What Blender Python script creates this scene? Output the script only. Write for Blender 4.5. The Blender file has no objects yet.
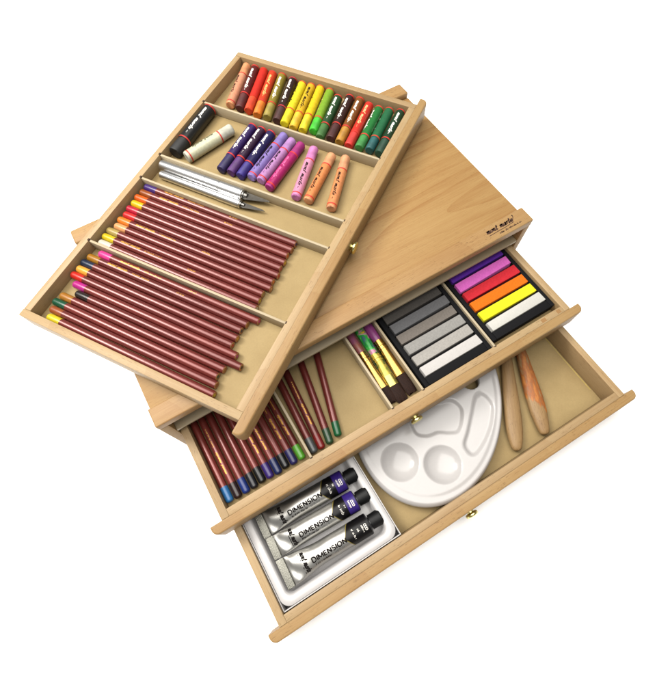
import bpy, bmesh, math, random
from mathutils import Vector, Matrix
random.seed(7)
S = 0.001                 # everything below is written in millimetres
G = 104.0                 # height of the chest's rail tops above the ground
scene = bpy.context.scene
COL = scene.collection

# ------------------------------------------------------------------ materials
def srgb(r, g, b, k=1.0):
    def f(c):
        c /= 255.0
        return (c/12.92 if c <= .04045 else ((c+.055)/1.055)**2.4) * k
    return (f(r), f(g), f(b), 1.0)

def newmat(name):
    m = bpy.data.materials.new(name); m.use_nodes = True
    nt = m.node_tree
    b = nt.nodes['Principled BSDF']
    return m, nt, b

def N(nt, kind, **kw):
    n = nt.nodes.new(kind)
    for k, v in kw.items():
        if k in n.inputs: n.inputs[k].default_value = v
        else: setattr(n, k, v)
    return n

def math_node(nt, op, a, b=None):
    n = nt.nodes.new('ShaderNodeMath'); n.operation = op
    for i, v in enumerate((a, b)):
        if v is None: continue
        if isinstance(v, (int, float)): n.inputs[i].default_value = v
        else: nt.links.new(v, n.inputs[i])
    return n.outputs[0]

def mixc(nt, fac, a, b, mode='MIX'):
    n = nt.nodes.new('ShaderNodeMix'); n.data_type = 'RGBA'; n.blend_type = mode
    for i, v in ((0, fac), (6, a), (7, b)):
        if isinstance(v, (int, float)): n.inputs[i].default_value = v
        elif isinstance(v, tuple): n.inputs[i].default_value = v
        else: nt.links.new(v, n.inputs[i])
    return n.outputs[2]

def ramp(nt, fac, lo, hi):
    n = nt.nodes.new('ShaderNodeMapRange'); n.inputs[1].default_value = lo; n.inputs[2].default_value = hi
    nt.links.new(fac, n.inputs[0]); return n.outputs[0]

def simple(name, col, rough=.5, metal=0., spec=.5, coat=0., var=.06, vscale=400., bump=0.):
    m, nt, b = newmat(name)
    b.inputs['Roughness'].default_value = rough
    b.inputs['Metallic'].default_value = metal
    b.inputs['Specular IOR Level'].default_value = spec
    b.inputs['Coat Weight'].default_value = coat
    tc = N(nt, 'ShaderNodeTexCoord')
    nz = N(nt, 'ShaderNodeTexNoise', Scale=vscale, Detail=4.)
    nt.links.new(tc.outputs['Object'], nz.inputs['Vector'])
    lo = tuple(c*(1-var*2) for c in col[:3])+(1,); hi = tuple(min(1, c*(1+var*2)) for c in col[:3])+(1,)
    f = ramp(nt, nz.outputs[0], .3, .7)
    nt.links.new(mixc(nt, f, lo, hi), b.inputs['Base Color'])
    if bump:
        bp = N(nt, 'ShaderNodeBump', Strength=bump, Distance=.0003)
        nt.links.new(nz.outputs[0], bp.inputs['Height']); nt.links.new(bp.outputs[0], b.inputs['Normal'])
    return m

def wood(name, light, dark, axis='x', ring=.13, ringscale=520., y0=.0, z0=.03, slope=.12, fleck=.55, rough=.5, rnd=1., sharp=2.2):
    """beech: growth rings cut by the board (cathedral arches), fine fibre, short dark flecks"""
    m, nt, b = newmat(name)
    b.inputs['Roughness'].default_value = rough
    b.inputs['Specular IOR Level'].default_value = .3
    tc = N(nt, 'ShaderNodeTexCoord'); oi = N(nt, 'ShaderNodeObjectInfo')
    mp = N(nt, 'ShaderNodeMapping')
    if axis == 'y': mp.inputs['Rotation'].default_value = (0, 0, -math.pi/2)
    if axis == 'z': mp.inputs['Rotation'].default_value = (0, math.pi/2, 0)
    nt.links.new(tc.outputs['Object'], mp.inputs['Vector'])
    off = N(nt, 'ShaderNodeCombineXYZ')
    nt.links.new(math_node(nt, 'MULTIPLY', oi.outputs['Random'], .9*rnd), off.inputs[0])
    nt.links.new(math_node(nt, 'MULTIPLY', oi.outputs['Random'], .013*rnd), off.inputs[1])
    va = N(nt, 'ShaderNodeVectorMath', operation='ADD')
    nt.links.new(mp.outputs[0], va.inputs[0]); nt.links.new(off.outputs[0], va.inputs[1])
    P = va.outputs[0]
    def noise(sc, detail=4., rough=.55):
        mm = N(nt, 'ShaderNodeMapping'); mm.inputs['Scale'].default_value = sc
        nt.links.new(P, mm.inputs['Vector'])
        n = N(nt, 'ShaderNodeTexNoise', Scale=1., Detail=detail, Roughness=rough)
        nt.links.new(mm.outputs[0], n.inputs['Vector']); return n.outputs[0]
    sep = N(nt, 'ShaderNodeSeparateXYZ'); nt.links.new(P, sep.inputs[0])
    wob = noise((4.5, 20, 20), 2.)
    yy = math_node(nt, 'ADD', sep.outputs[1], math_node(nt, 'MULTIPLY', math_node(nt, 'SUBTRACT', wob, .5), .016))
    yy = math_node(nt, 'SUBTRACT', yy, y0)
    zz = math_node(nt, 'ADD', math_node(nt, 'MULTIPLY', sep.outputs[0], slope), z0)
    zz = math_node(nt, 'ADD', zz, sep.outputs[2])
    rr = math_node(nt, 'SQRT', math_node(nt, 'ADD', math_node(nt, 'MULTIPLY', yy, yy), math_node(nt, 'MULTIPLY', zz, zz)))
    sw = math_node(nt, 'FRACT', math_node(nt, 'MULTIPLY', rr, ringscale/6.283))
    sw = math_node(nt, 'POWER', sw, sharp)                                   # slow rise, sharp late-wood line
    amp = ramp(nt, noise((5, 30, 30), 2.), .3, .75)
    f1 = math_node(nt, 'MULTIPLY', sw, math_node(nt, 'MULTIPLY', amp, ring*2))
    fib = ramp(nt, noise((25, 900, 900), 5., .75), .3, .7)
    f2 = math_node(nt, 'MULTIPLY', fib, .42)
    blot = ramp(nt, noise((9, 28, 28), 3.), .3, .7)
    f3 = math_node(nt, 'MULTIPLY', blot, .28)
    fac = math_node(nt, 'ADD', math_node(nt, 'ADD', f1, f2), f3)
    c = mixc(nt, fac, light, dark)
    fl = ramp(nt, noise((210, 1500, 1500), 2., .5), .60, .70)
    flmask = ramp(nt, noise((30, 50, 50), 1.), .35, .6)
    fk = math_node(nt, 'MULTIPLY', math_node(nt, 'MULTIPLY', fl, flmask), fleck)
    c = mixc(nt, fk, c, tuple(x*.45 for x in dark[:3])+(1,))
    hs = N(nt, 'ShaderNodeHueSaturation')
    nt.links.new(math_node(nt, 'ADD', math_node(nt, 'MULTIPLY', oi.outputs['Random'], .14), .93), hs.inputs['Value'])
    nt.links.new(c, hs.inputs['Color'])
    nt.links.new(hs.outputs[0], b.inputs['Base Color'])
    bp = N(nt, 'ShaderNodeBump', Strength=.12, Distance=.0003)
    nt.links.new(fib, bp.inputs['Height']); nt.links.new(bp.outputs[0], b.inputs['Normal'])
    return m

WK = .375                              # beech reflectance against the (over-exposed) picture value
L1, D1 = srgb(230, 192, 131, WK*1.02), srgb(188, 134, 73, WK*1.02)
BEECH_X = wood('beech_along_x', L1, D1, 'x', z0=.05)
BEECH_Y = wood('beech_along_y', L1, D1, 'y', z0=.05)
BEECH_Z = wood('beech_upright', L1, D1, 'z', z0=.05)
PALE_X = wood('pale_beech_along_x', srgb(236, 205, 155, WK*1.02), srgb(202, 157, 103, WK*1.02), 'x', z0=.05, ring=.15)
PALE_Y = wood('pale_beech_along_y', srgb(236, 205, 155, WK*1.02), srgb(202, 157, 103, WK*1.02), 'y', z0=.05, ring=.15)
BOARD = wood('beech_board', srgb(230, 189, 123, WK*1.07), srgb(190, 132, 71, WK*1.07), 'x', ring=.28, ringscale=520., y0=.056, z0=-.0974+.052, slope=-.118, fleck=.3, rnd=0., sharp=3.2)
RAIL = wood('beech_rail', srgb(230, 189, 128, WK*1.05), srgb(186, 131, 75, WK*1.05), 'x', ring=.15, z0=.06, fleck=.8)
PLY = wood('pale_plywood', srgb(240, 222, 186, WK), srgb(216, 186, 140, WK), 'x', ring=.1, z0=.05, fleck=.1)
PLY_Y = wood('pale_plywood_along_y', srgb(244, 228, 194, WK*1.1), srgb(222, 194, 150, WK*1.1), 'y', ring=.1, z0=.05, fleck=.1)
FLOOR = simple('hardboard_floor', srgb(210, 182, 126, WK*1.03), .65, var=.02, vscale=700., spec=.25)
# large soft mottling for the hardboard
def add_mottle(m, sc=28., amt=.15):
    nt = m.node_tree; b = nt.nodes['Principled BSDF']
    src = b.inputs['Base Color'].links[0].from_socket
    tc = N(nt, 'ShaderNodeTexCoord'); nz = N(nt, 'ShaderNodeTexNoise', Scale=sc, Detail=5.)
    nt.links.new(tc.outputs['Object'], nz.inputs['Vector'])
    f = math_node(nt, 'MULTIPLY', ramp(nt, nz.outputs[0], .35, .7), amt*2)
    nt.links.new(mixc(nt, f, src, srgb(160, 128, 74, WK)), b.inputs['Base Color'])
add_mottle(FLOOR)
INK = simple('dark_ink', srgb(16, 12, 11), .7, var=.02, spec=.1)
BURN = simple('burnt_mark', srgb(58, 32, 16), .8, var=.15, vscale=1500.)
SLOT = simple('dark_slot', srgb(52, 34, 20), .9)
BRASS = simple('polished_brass', srgb(204, 192, 128), .2, metal=1., var=.04)
GOLD = simple('gold_ferrule', srgb(172, 136, 74), .24, metal=1., var=.01)
PALEGOLD = simple('pale_gold_ferrule', srgb(170, 158, 88), .26, metal=1., var=.01)
GILT = simple('gold_foil', srgb(178, 132, 50), .45, metal=.3)
SILVER = simple('brushed_aluminium', srgb(214, 214, 214), .3, metal=1., var=.006)
STEEL = simple('grey_steel', srgb(100, 97, 92), .35, metal=1., var=.06)
DSTEEL = simple('dark_steel', srgb(120, 118, 114), .35, metal=1.)
FOIL = simple('tube_foil', srgb(172, 171, 167), .42, metal=1., var=.03, vscale=90., bump=.5)
CRIMP = simple('crimped_foil', srgb(112, 111, 104), .42, metal=1., var=.12, vscale=900., bump=.6)
BLACKL = simple('black_label', srgb(8, 7, 8), .35, spec=.2)
VIOLETL = simple('violet_label', srgb(40, 26, 92), .35, spec=.25)
BLACKP = simple('black_plastic', srgb(7, 7, 8), .5, spec=.22)
WHITEINK = simple('white_ink', srgb(232, 228, 220, .8), .5, var=.01)
WHITEP = simple('white_plastic', srgb(234, 230, 228, .415), .2, spec=.45, var=.005)
INSERT = simple('white_tray_plastic', srgb(236, 233, 232, .47), .3, var=.005)
CARD = simple('white_card', srgb(232, 228, 226, .46), .6, var=.01)
FOAM = simple('black_foam', srgb(15, 15, 17), .8, spec=.12, var=.1, vscale=1500., bump=.3)
BRISTLE = simple('brown_bristle', srgb(32, 17, 11), .7, spec=.15, var=.3, vscale=1500., bump=.5)
RAWWOOD = simple('raw_wood_end', srgb(176, 120, 70, .7), .7, var=.1, vscale=2000.)
RED = simple('red_band', srgb(206, 48, 40, .7), .45)
LACQ, nt_, b_ = newmat('maroon_lacquer')
b_.inputs['Base Color'].default_value = srgb(128, 52, 50)
b_.inputs['Metallic'].default_value = .3; b_.inputs['Roughness'].default_value = .33
b_.inputs['Coat Weight'].default_value = .35; b_.inputs['Coat Roughness'].default_value = .26
_tc = N(nt_, 'ShaderNodeTexCoord'); _oi = N(nt_, 'ShaderNodeObjectInfo')
_nz = N(nt_, 'ShaderNodeTexNoise', Scale=60., Detail=3.); nt_.links.new(_tc.outputs['Object'], _nz.inputs['Vector'])
_f = math_node(nt_, 'ADD', math_node(nt_, 'MULTIPLY', _nz.outputs[0], .5), math_node(nt_, 'MULTIPLY', _oi.outputs['Random'], .5))
nt_.links.new(mixc(nt_, _f, srgb(78, 26, 22), srgb(106, 40, 34)), b_.inputs['Base Color'])

_cache = {}
def paint(rgb, rough=.35, k=.54, **kw):
    key = (rgb, rough, k)
    if key not in _cache: _cache[key] = simple('paint_%d_%d_%d' % rgb, srgb(*rgb, k), rough, **kw)
    return _cache[key]

# ------------------------------------------------------------------ mesh helpers (mm)
def obj(name, bm, mat, parent=None, angle=32, smooth=True):
    for v in bm.verts: v.co *= S
    me = bpy.data.meshes.new(name); bm.normal_update(); bm.to_mesh(me); bm.free()
    if smooth:
        for p in me.polygons: p.use_smooth = True
        me.set_sharp_from_angle(angle=math.radians(angle))
    for m in (mat if isinstance(mat, (list, tuple)) else [mat]): me.materials.append(m)
    o = bpy.data.objects.new(name, me); COL.objects.link(o)
    if parent is not None: o.parent = parent
    return o

def tag(o, label, cat, group=None, kind=None):
    if label: o['label'] = label
    if cat: o['category'] = cat
    if group: o['group'] = group
    if kind: o['kind'] = kind
    return o

def thing(name, label, cat, loc, rz=0., group=None):
    o = bpy.data.objects.new(name, None); COL.objects.link(o)
    o.empty_display_size = .01
    o.location = Vector(loc)*S; o.rotation_euler = (0, 0, rz)
    return tag(o, label, cat, group)

def box(bm, x0, x1, y0, y1, z0, z1, b=.6, seg=2):
    r = bmesh.ops.create_cube(bm, size=1.0)
    for v in r['verts']:
        v.co = Vector(((x0+x1)/2+v.co.x*(x1-x0), (y0+y1)/2+v.co.y*(y1-y0), (z0+z1)/2+v.co.z*(z1-z0)))
    if b > 0:
        es = list({e for v in r['verts'] for e in v.link_edges})
        bmesh.ops.bevel(bm, geom=es, offset=b, segments=seg, profile=.5, affect='EDGES')
    return bm

def Box(*a, **k): return box(bmesh.new(), *a, **k)

def prism(pts, z0, z1, b=0., seg=3):
    bm = bmesh.new()
    vs = [bm.verts.new((x, y, z0)) for x, y in pts]
    f = bm.faces.new(vs)
    r = bmesh.ops.extrude_face_region(bm, geom=[f])
    for v in r['geom']:
        if isinstance(v, bmesh.types.BMVert): v.co.z = z1
    bmesh.ops.recalc_face_normals(bm, faces=bm.faces)
    if b:
        es = [e for e in bm.edges if abs(e.verts[0].co.z-e.verts[1].co.z) < 1e-6]
        bmesh.ops.bevel(bm, geom=es, offset=b, segments=seg, profile=.5, affect='EDGES')
    return bm

def loft(bm, secs, n=32, p=2.0, cap=True):
    """secs: (x, half width y, half height z[, yc, zc]); superellipse sections along +x"""
    rings = []
    for s in secs:
        x, w, h = s[:3]; yc, zc = (s[3], s[4]) if len(s) > 3 else (0, 0)
        ring = []
        for i in range(n):
            a = 2*math.pi*i/n; c, sn = math.cos(a), math.sin(a)
            ring.append(bm.verts.new((x, yc+w*math.copysign(abs(c)**(2/p), c), zc+h*math.copysign(abs(sn)**(2/p), sn))))
        rings.append(ring)
    for A, B in zip(rings, rings[1:]):
        for i in range(n):
            bm.faces.new((A[i], A[(i+1) % n], B[(i+1) % n], B[i]))
    if cap:
        bm.faces.new(rings[0][::-1]); bm.faces.new(rings[-1])
    bmesh.ops.recalc_face_normals(bm, faces=bm.faces)
    return bm

def rod(x0, x1, r, e0=.0, e1=.0, zc=0., n=28):
    """cylinder along x with rounded ends e0/e1 (mm)"""
    secs = []
    if e0 > 0:
        for k in range(5):
            a = math.pi/2*k/4; secs.append((x0+e0*(1-math.sin(a)), max(r-e0*(1-math.cos(math.pi/2-a)) if False else r-e0*(1-math.sin(a+0.0001)) if e0 < r else r*math.sin(a), .05), 0))
        secs = [(x0+e0*(1-math.cos(math.pi/2*k/4)), r-e0+e0*math.sin(math.pi/2*k/4)) for k in range(5)]
    else: secs = [(x0, r)]
    if e1 > 0: secs += [(x1-e1+e1*math.sin(math.pi/2*k/4), r-e1+e1*math.cos(math.pi/2*k/4)) for k in range(5)]
    else: secs += [(x1, r)]
    return loft(bmesh.new(), [(x, max(q, .05), max(q, .05), 0, zc) for x, q in secs], n)

# ---- a hand-written script lettering, as strokes
def catmull(pts, k=6):
    out = []
    P = [pts[0]]+list(pts)+[pts[-1]]
    for i in range(1, len(P)-2):
        p0, p1, p2, p3 = P[i-1:i+3]
        for j in range(k):
            t = j/k
            out.append(tuple(.5*((2*p1[a])+(-p0[a]+p2[a])*t+(2*p0[a]-5*p1[a]+4*p2[a]-p3[a])*t*t+(-p0[a]+3*p1[a]-3*p2[a]+p3[a])*t**3) for a in (0, 1)))
    out.append(pts[-1]); return out
GLY = {
 'm': (1.25, [[(0, .75), (.14, 1), (.2, .75), (.2, 0)], [(.2, .6), (.42, 1), (.56, .8), (.56, 0)], [(.56, .6), (.78, 1), (.93, .8), (.95, .15), (1.1, 0), (1.25, .2)]]),
 'n': (.92, [[(0, .75), (.14, 1), (.2, .75), (.2, 0)], [(.2, .6), (.45, 1), (.6, .8), (.62, .15), (.76, 0), (.92, .2)]]),
 'o': (.85, [[(.5, 1), (.18, .85), (.1, .35), (.4, 0), (.7, .3), (.68, .85), (.45, 1)], [(.62, .9), (.85, .85)]]),
 't': (.7, [[(.32, 1.75), (.26, .9), (.26, .2), (.42, 0), (.7, .2)], [(0, 1.05), (.62, 1.15)]]),
 'a': (.95, [[(.7, .9), (.42, 1), (.12, .6), (.18, .1), (.45, .02), (.68, .5), (.7, 1)], [(.7, 1), (.68, .25), (.8, 0), (.95, .2)]]),
 'r': (.65, [[(.05, .85), (.2, 1), (.2, 0)], [(.2, .55), (.4, .98), (.65, .88)]]),
 'e': (.8, [[(.1, .5), (.58, .62), (.5, .98), (.22, .9), (.1, .45), (.25, .04), (.55, .02), (.8, .3)]]),
 '~': (1.3, [[(0, .1), (.5, -.1), (1.0, .5), (1.3, 1.5)]]),
}
def script_strokes(text, size, slant=.42):
    out, x = [], 0.
    for ch in text:
        if ch == ' ': x += .75; continue
        w, st = GLY[ch]
        for s in st: out.append([((x+px+slant*py)*size, py*size) for px, py in catmull(s)])
        x += w+.04
    return out, x*size
def arc(cx, cy, rx_, ry_, a0, a1, n=12):
    return [(cx+rx_*math.cos(math.radians(a0+(a1-a0)*k/n)), cy+ry_*math.sin(math.radians(a0+(a1-a0)*k/n))) for k in range(n+1)]
BLK = {'D': (.9, [[(0, 0), (0, 1)], [(0, 1), (.4, 1)]+arc(.4, .5, .48, .5, 90, -90)+[(0, 0)]]), 'I': (.0, [[(0, 0), (0, 1)]]),
 'M': (1.05, [[(0, 0), (0, 1)], [(0, 1), (.52, .12)], [(.52, .12), (1.05, 1)], [(1.05, 1), (1.05, 0)]]), 'E': (.62, [[(0, 0), (0, 1)], [(0, .94), (.62, .94)], [(0, .5), (.56, .5)], [(0, .06), (.62, .06)]]),
 'N': (.8, [[(0, 0), (0, 1)], [(0, 1), (.8, 0)], [(.8, 0), (.8, 1)]]), 'O': (1.02, [arc(.51, .5, .51, .5, 0, 360, 24)]),
 'S': (.66, [arc(.34, .74, .3, .25, 35, 250, 12)+arc(.32, .26, .32, .26, 75, -145, 12)])}
def block(text, size):
    out, x = [], 0.
    for ch in text:
        w, st = BLK[ch]
        for s_ in st: out.append([((x+px)*size, py*size) for px, py in s_])
        x += w+.36
    return out, (x-.36)*size
def squiggle(n, size, rng):
    """illegible fine print: a row of tiny strokes"""
    out, x = [], 0.
    for i in range(n):
        if rng.random() < .14: x += size*.7
        h = size*rng.choice((.8, 1., 1., 1.5))
        out.append([(x, 0), (x+size*.18, h)])
        if rng.random() < .6: out.append([(x, rng.choice((0, .5, 1.))*size), (x+size*.5, rng.choice((0, .5, 1.))*size)])
        x += size*.72
    return out, x
def ribbons(strokes, w):
    bm = bmesh.new()
    for s in strokes:
        prev = None
        for i, p in enumerate(s):
            a = s[max(i-1, 0)]; b = s[min(i+1, len(s)-1)]
            dx, dy = b[0]-a[0], b[1]-a[1]; l = math.hypot(dx, dy) or 1
            nx, ny = -dy/l, dx/l
            ww = w*(.75+.5*abs(ny*.5+nx))
            q = (bm.verts.new((p[0]+nx*ww/2, p[1]+ny*ww/2, 0)), bm.verts.new((p[0]-nx*ww/2, p[1]-ny*ww/2, 0)))
            if prev: bm.faces.new((prev[1], q[1], q[0], prev[0]))
            prev = q
    return bm
def merge(a, b):
    me = bpy.data.meshes.new('tmp'); b.to_mesh(me); b.free(); a.from_mesh(me); bpy.data.meshes.remove(me); return a
def move(bm, dx=0, dy=0, dz=0, rz=0., s=1.):
    M = Matrix.Translation((dx, dy, dz)) @ Matrix.Rotation(rz, 4, 'Z') @ Matrix.Scale(s, 4)
    bmesh.ops.transform(bm, matrix=M, verts=bm.verts); return bm
def wrap(bm, r, ang=0., zc=0.):
    """bend flat lettering (x along the axis, y around) on a cylinder of radius r along x"""
    for v in bm.verts:
        a = v.co.y/r+ang
        v.co = Vector((v.co.x, r*math.sin(a), zc+r*math.cos(a)))
    return bm
def font(text, size, bold=.0, sx=1.):
    cu = bpy.data.curves.new('t', 'FONT'); cu.body = text; cu.size = size; cu.offset = bold; cu.resolution_u = 4
    o = bpy.data.objects.new('t', cu); COL.objects.link(o)
    dg = bpy.context.evaluated_depsgraph_get(); me = bpy.data.meshes.new_from_object(o.evaluated_get(dg))
    bpy.data.objects.remove(o); bpy.data.curves.remove(cu)
    bm = bmesh.new(); bm.from_mesh(me); bpy.data.meshes.remove(me)
    for v in bm.verts: v.co.x *= sx; v.co.z = 0
    x0 = min(v.co.x for v in bm.verts); y0 = min(v.co.y for v in bm.verts)
    for v in bm.verts: v.co.x -= x0; v.co.y -= y0
    w = max(v.co.x for v in bm.verts)
    return bm, w

# ------------------------------------------------------------------ ground
gb = bmesh.new(); bmesh.ops.create_grid(gb, x_segments=2, y_segments=2, size=3000.)
ground = obj('ground', gb, simple('white_paper', (.95, .95, .95, 1), .8, spec=.1, var=.004), smooth=False)
ground['kind'] = 'structure'; ground['label'] = 'plain white surface under the wooden art box'

# ------------------------------------------------------------------ the chest
W, D, T = 400., 234.5, 8.
chest = thing('art_box', 'light beech wooden art chest with raised rails on its top and open drawer slots', 'art box', (0, 0, 0))
def z(v): return v+G
obj('lid_board', Box(0.3, W-.3, 18.4, D-18.4, z(-9.6), z(-6.6), b=.5), BOARD, chest)
fr = obj('front_rail', Box(0, W, 0, 18.2, z(-9.2), z(0), b=1.2, seg=3), RAIL, chest)
obj('back_rail', Box(0, W, D-18.2, D, z(-9.6), z(0), b=2.2, seg=4), RAIL, chest)
for x0, x1 in ((0.2, T), (W-T, W-.2)):
    obj('side_panel', Box(x0, x1, .4, D-.4, z(-99), z(-9.8), b=.6), BEECH_Z if False else BEECH_Y, chest)
obj('back_panel', Box(T+.2, W-T-.2, D-7, D-1, z(-99), z(-9.8), b=.5), BEECH_X, chest)
obj('bottom_panel', Box(T+.2, W-T-.2, 1, D-7.3, z(-103.5), z(-98), b=.5), BEECH_X, chest)
for x0, x1 in ((0.2, T), (W-T, W-.2)):
    for y0 in (10, D-40):
        obj('foot', Box(x0+1, x1+(10 if x0 < 100 else 0)-1, y0, y0+25, 0.05, z(-99.2), b=.8), BEECH_X, chest) if x0 < 100 else \
        obj('foot', Box(x0-10, x1-1, y0, y0+25, 0.05, z(-99.2), b=.8), BEECH_X, chest)
for zz in (-31.4, -63.6):
    obj('shelf', Box(T+.2, W-T-.2, .6, D-7.3, z(zz), z(zz+3), b=.4), PLY, chest)
    for x0, x1 in ((T+.2, T+7), (W-T-7, W-T-.2)):
        obj('runner', Box(x0, x1, 3, D-8, z(zz+3.1), z(zz+6.5), b=.4), PALE_Y, chest) if False else None
# burnt maker's mark on the front rail
st, wd = script_strokes('mont marte', 2.9)
bm = move(ribbons(st, 1.1), 349.5, 9.4, z(.06), s=1.)
k = 32.0/wd
for v in bm.verts: v.co.x = 349.5+(v.co.x-349.5)*k
merge(bm, move(ribbons([[(0, 0), (20, .4), (31, 1.2)], [(27, 4), (31.5, 3.4), (34, 6.4), (34.6, 8.6)]], .7), 350.5, 7.0, z(.06)))
rng = random.Random(3)
sq, wq = squiggle(24, 1.2, rng)
merge(bm, move(ribbons(sq, .5), 361.5, 3.6, z(.06), rz=.02, s=27/wq))
bmd = bmesh.new(); bmesh.ops.create_circle(bmd, cap_ends=True, radius=.7, segments=12)
merge(bm, move(bmd, 384.6, 15.2, z(.06)))
obj('lettering', bm, BURN, fr, smooth=False)

# ------------------------------------------------------------------ drawers
DG = 'drawers of the wooden art box'
def knob(parent, x, y, zz):
    """brass knob pointing to -y"""
    b = loft(bmesh.new(), [(0, 4.2, 4.2), (.9, 4.2, 4.2), (1.1, 3.2, 3.2), (1.7, 3.2, 3.2), (2.1, 4.8, 4.8), (2.5, 5.7, 5.7), (3.0, 6.1, 6.1), (4.6, 6.1, 6.1), (5.2, 5.7, 5.7), (5.6, 4.6, 4.6), (5.8, 2.0, 2.0)], 36)
    for v in b.verts: v.co = Vector((x+v.co.y, y-v.co.x, zz+v.co.z))
    bmesh.ops.recalc_face_normals(b, faces=b.faces)
    return obj('knob', b, BRASS, parent, angle=50)

def front_panel(x0, x1, y0, y1, z0, z1, b=1.6):
    """false front: y0 is its outer face; both ends rounded towards the outer face in plan"""
    r = min(6.0, (y1-y0)*.7); pts = [(x0, y1)]
    for k in range(7):
        a = math.pi+math.pi/2*k/6; pts.append((x0+r+r*math.cos(a), y0+r+r*math.sin(a)))
    for k in range(7):
        a = -math.pi/2+math.pi/2*k/6; pts.append((x1-r+r*math.cos(a), y0+r+r*math.sin(a)))
    pts.append((x1, y1))
    bm = prism(pts, z0, z1)
    hor = [e for e in bm.edges if abs(e.verts[0].co.z-e.verts[1].co.z) < 1e-6]
    seam = [e for e in hor if min(v.co.y for v in e.verts) > y1-.01]
    bmesh.ops.bevel(bm, geom=[e for e in hor if e not in seam], offset=b, segments=3, profile=.5, affect='EDGES')
    return bm

def drawer(name, label, loc, rz, Wd, Ld, h, floor_z, zf0, zf1, w=7., fw=6.5, ff=8.7, e=11.2, ply=3.):
    """local frame: x along the front (0..Wd), y=0 the seam of false front and front wall, going back to Ld; z=0 the rim"""
    t = thing(name, label, 'drawer', loc, rz, DG)
    B = -loc[2]  # unused
    base = h
    for x0, x1 in ((0, w), (Wd-w, Wd)):
        obj('side_wall', Box(x0, x1, .1, Ld, 0, base, b=.45), PALE_Y, t)
    f = obj('front_wall', Box(w+.04, Wd-w-.04, .03, fw, 0, base-.1, b=.25), PALE_X, t)
    obj('back_wall', Box(w+.1, Wd-w-.1, Ld-w, Ld-.1, 0, base-.2, b=.4), PALE_X, t)
    obj('floor', Box(w-.0+.1, Wd-w-.1, fw+.1, Ld-w-.1, floor_z-ply, floor_z, b=.2), FLOOR, t, smooth=False)
    fp = obj('front_panel', front_panel(-e, Wd+e, -ff, 0, zf0, zf1), BEECH_X, t)
    knob(t, Wd/2, -ff, (zf0+zf1)/2)
    return t

def divider(t, x, Ld, h0, h1, top, th=2.4, w=7., fw=6.5):
    """thin ply divider let into small dark slots in both walls"""
    obj('divider', Box(x-th/2, x+th/2, fw+.1, Ld-w-.1, h0+.1, h1, b=.5), PLY_Y, t)
    for y0, y1 in ((fw-1.0, fw+.05), (Ld-w-.05, Ld-w+1.5)):
        obj('divider_slot', Box(x-th/2-.05, x+th/2+.05, y0, y1, h1-2, top+.03, b=0), SLOT, t, smooth=False)

# tray lifted out and laid across the top (rim at z=20, floor at 7, bottom just on the rails)
TA, TX, TY, WT, LT = .590, 63.509, -36.713, 379.9, 222.5
TZ0 = G+.1
top = drawer('drawer', 'shallow drawer lifted out and laid askew across the chest top, holding pastels and pencils', (TX, TY, TZ0), TA, WT, LT, 19.9, 6.9, .2, 19.7)
for x in (292.9, 207.9, 174.2, 90.0): divider(top, x, LT, 6.9, 18.9, 19.9)
# middle drawer: rim z=-39.2
XM = T+.3; WM = W-2*XM
mid = drawer('drawer', 'middle drawer pulled half out, with two pencil sections, brushes and two chalk cases', (XM, -86.1, z(-57.0)), 0, WM, 222., 17.8, 3., -6.8, 17.3)
for x in (98.3, 184.3, 218.4, 302.6): divider(mid, x-XM, 222., 3., 16.8, 17.8)
# bottom drawer: rim z=-67
bot = drawer('drawer', 'bottom drawer pulled furthest out, with paint tubes, white palette and wooden tools', (XM, -180.9, z(-95.5)), 0, WM, 222., 28.5, 3.5, .5, 27.6)

for x, wd_ in ((360.5, 5.5), (379.5, 4.5)):            # end grain of the corner tenons showing in the front wall
    obj('tenon', Box(x-XM-wd_/2, x-XM+wd_/2, 1.2, 5.2, 10, 17.74, b=0), simple('end_grain', srgb(196, 146, 84, WK), .7, var=.12, vscale=1800.), mid, smooth=False)
obj('glue_line', Box(WM-9.2, WM-8.3, 20, 120, 3.45, 3.75, b=.1), simple('dried_glue', srgb(226, 198, 110, .45), .35), bot)
cT, sT = math.cos(TA), math.sin(TA)
def tw(u, v, zz): return (TX+cT*u-sT*v, TY+sT*u+cT*v, zz)
FT = TZ0+6.9+.05          # floor of the tray (world z)
FM = z(-54.0)+.05         # floor of the middle drawer
FB = z(-92.0)+.05         # floor of the bottom drawer

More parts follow.
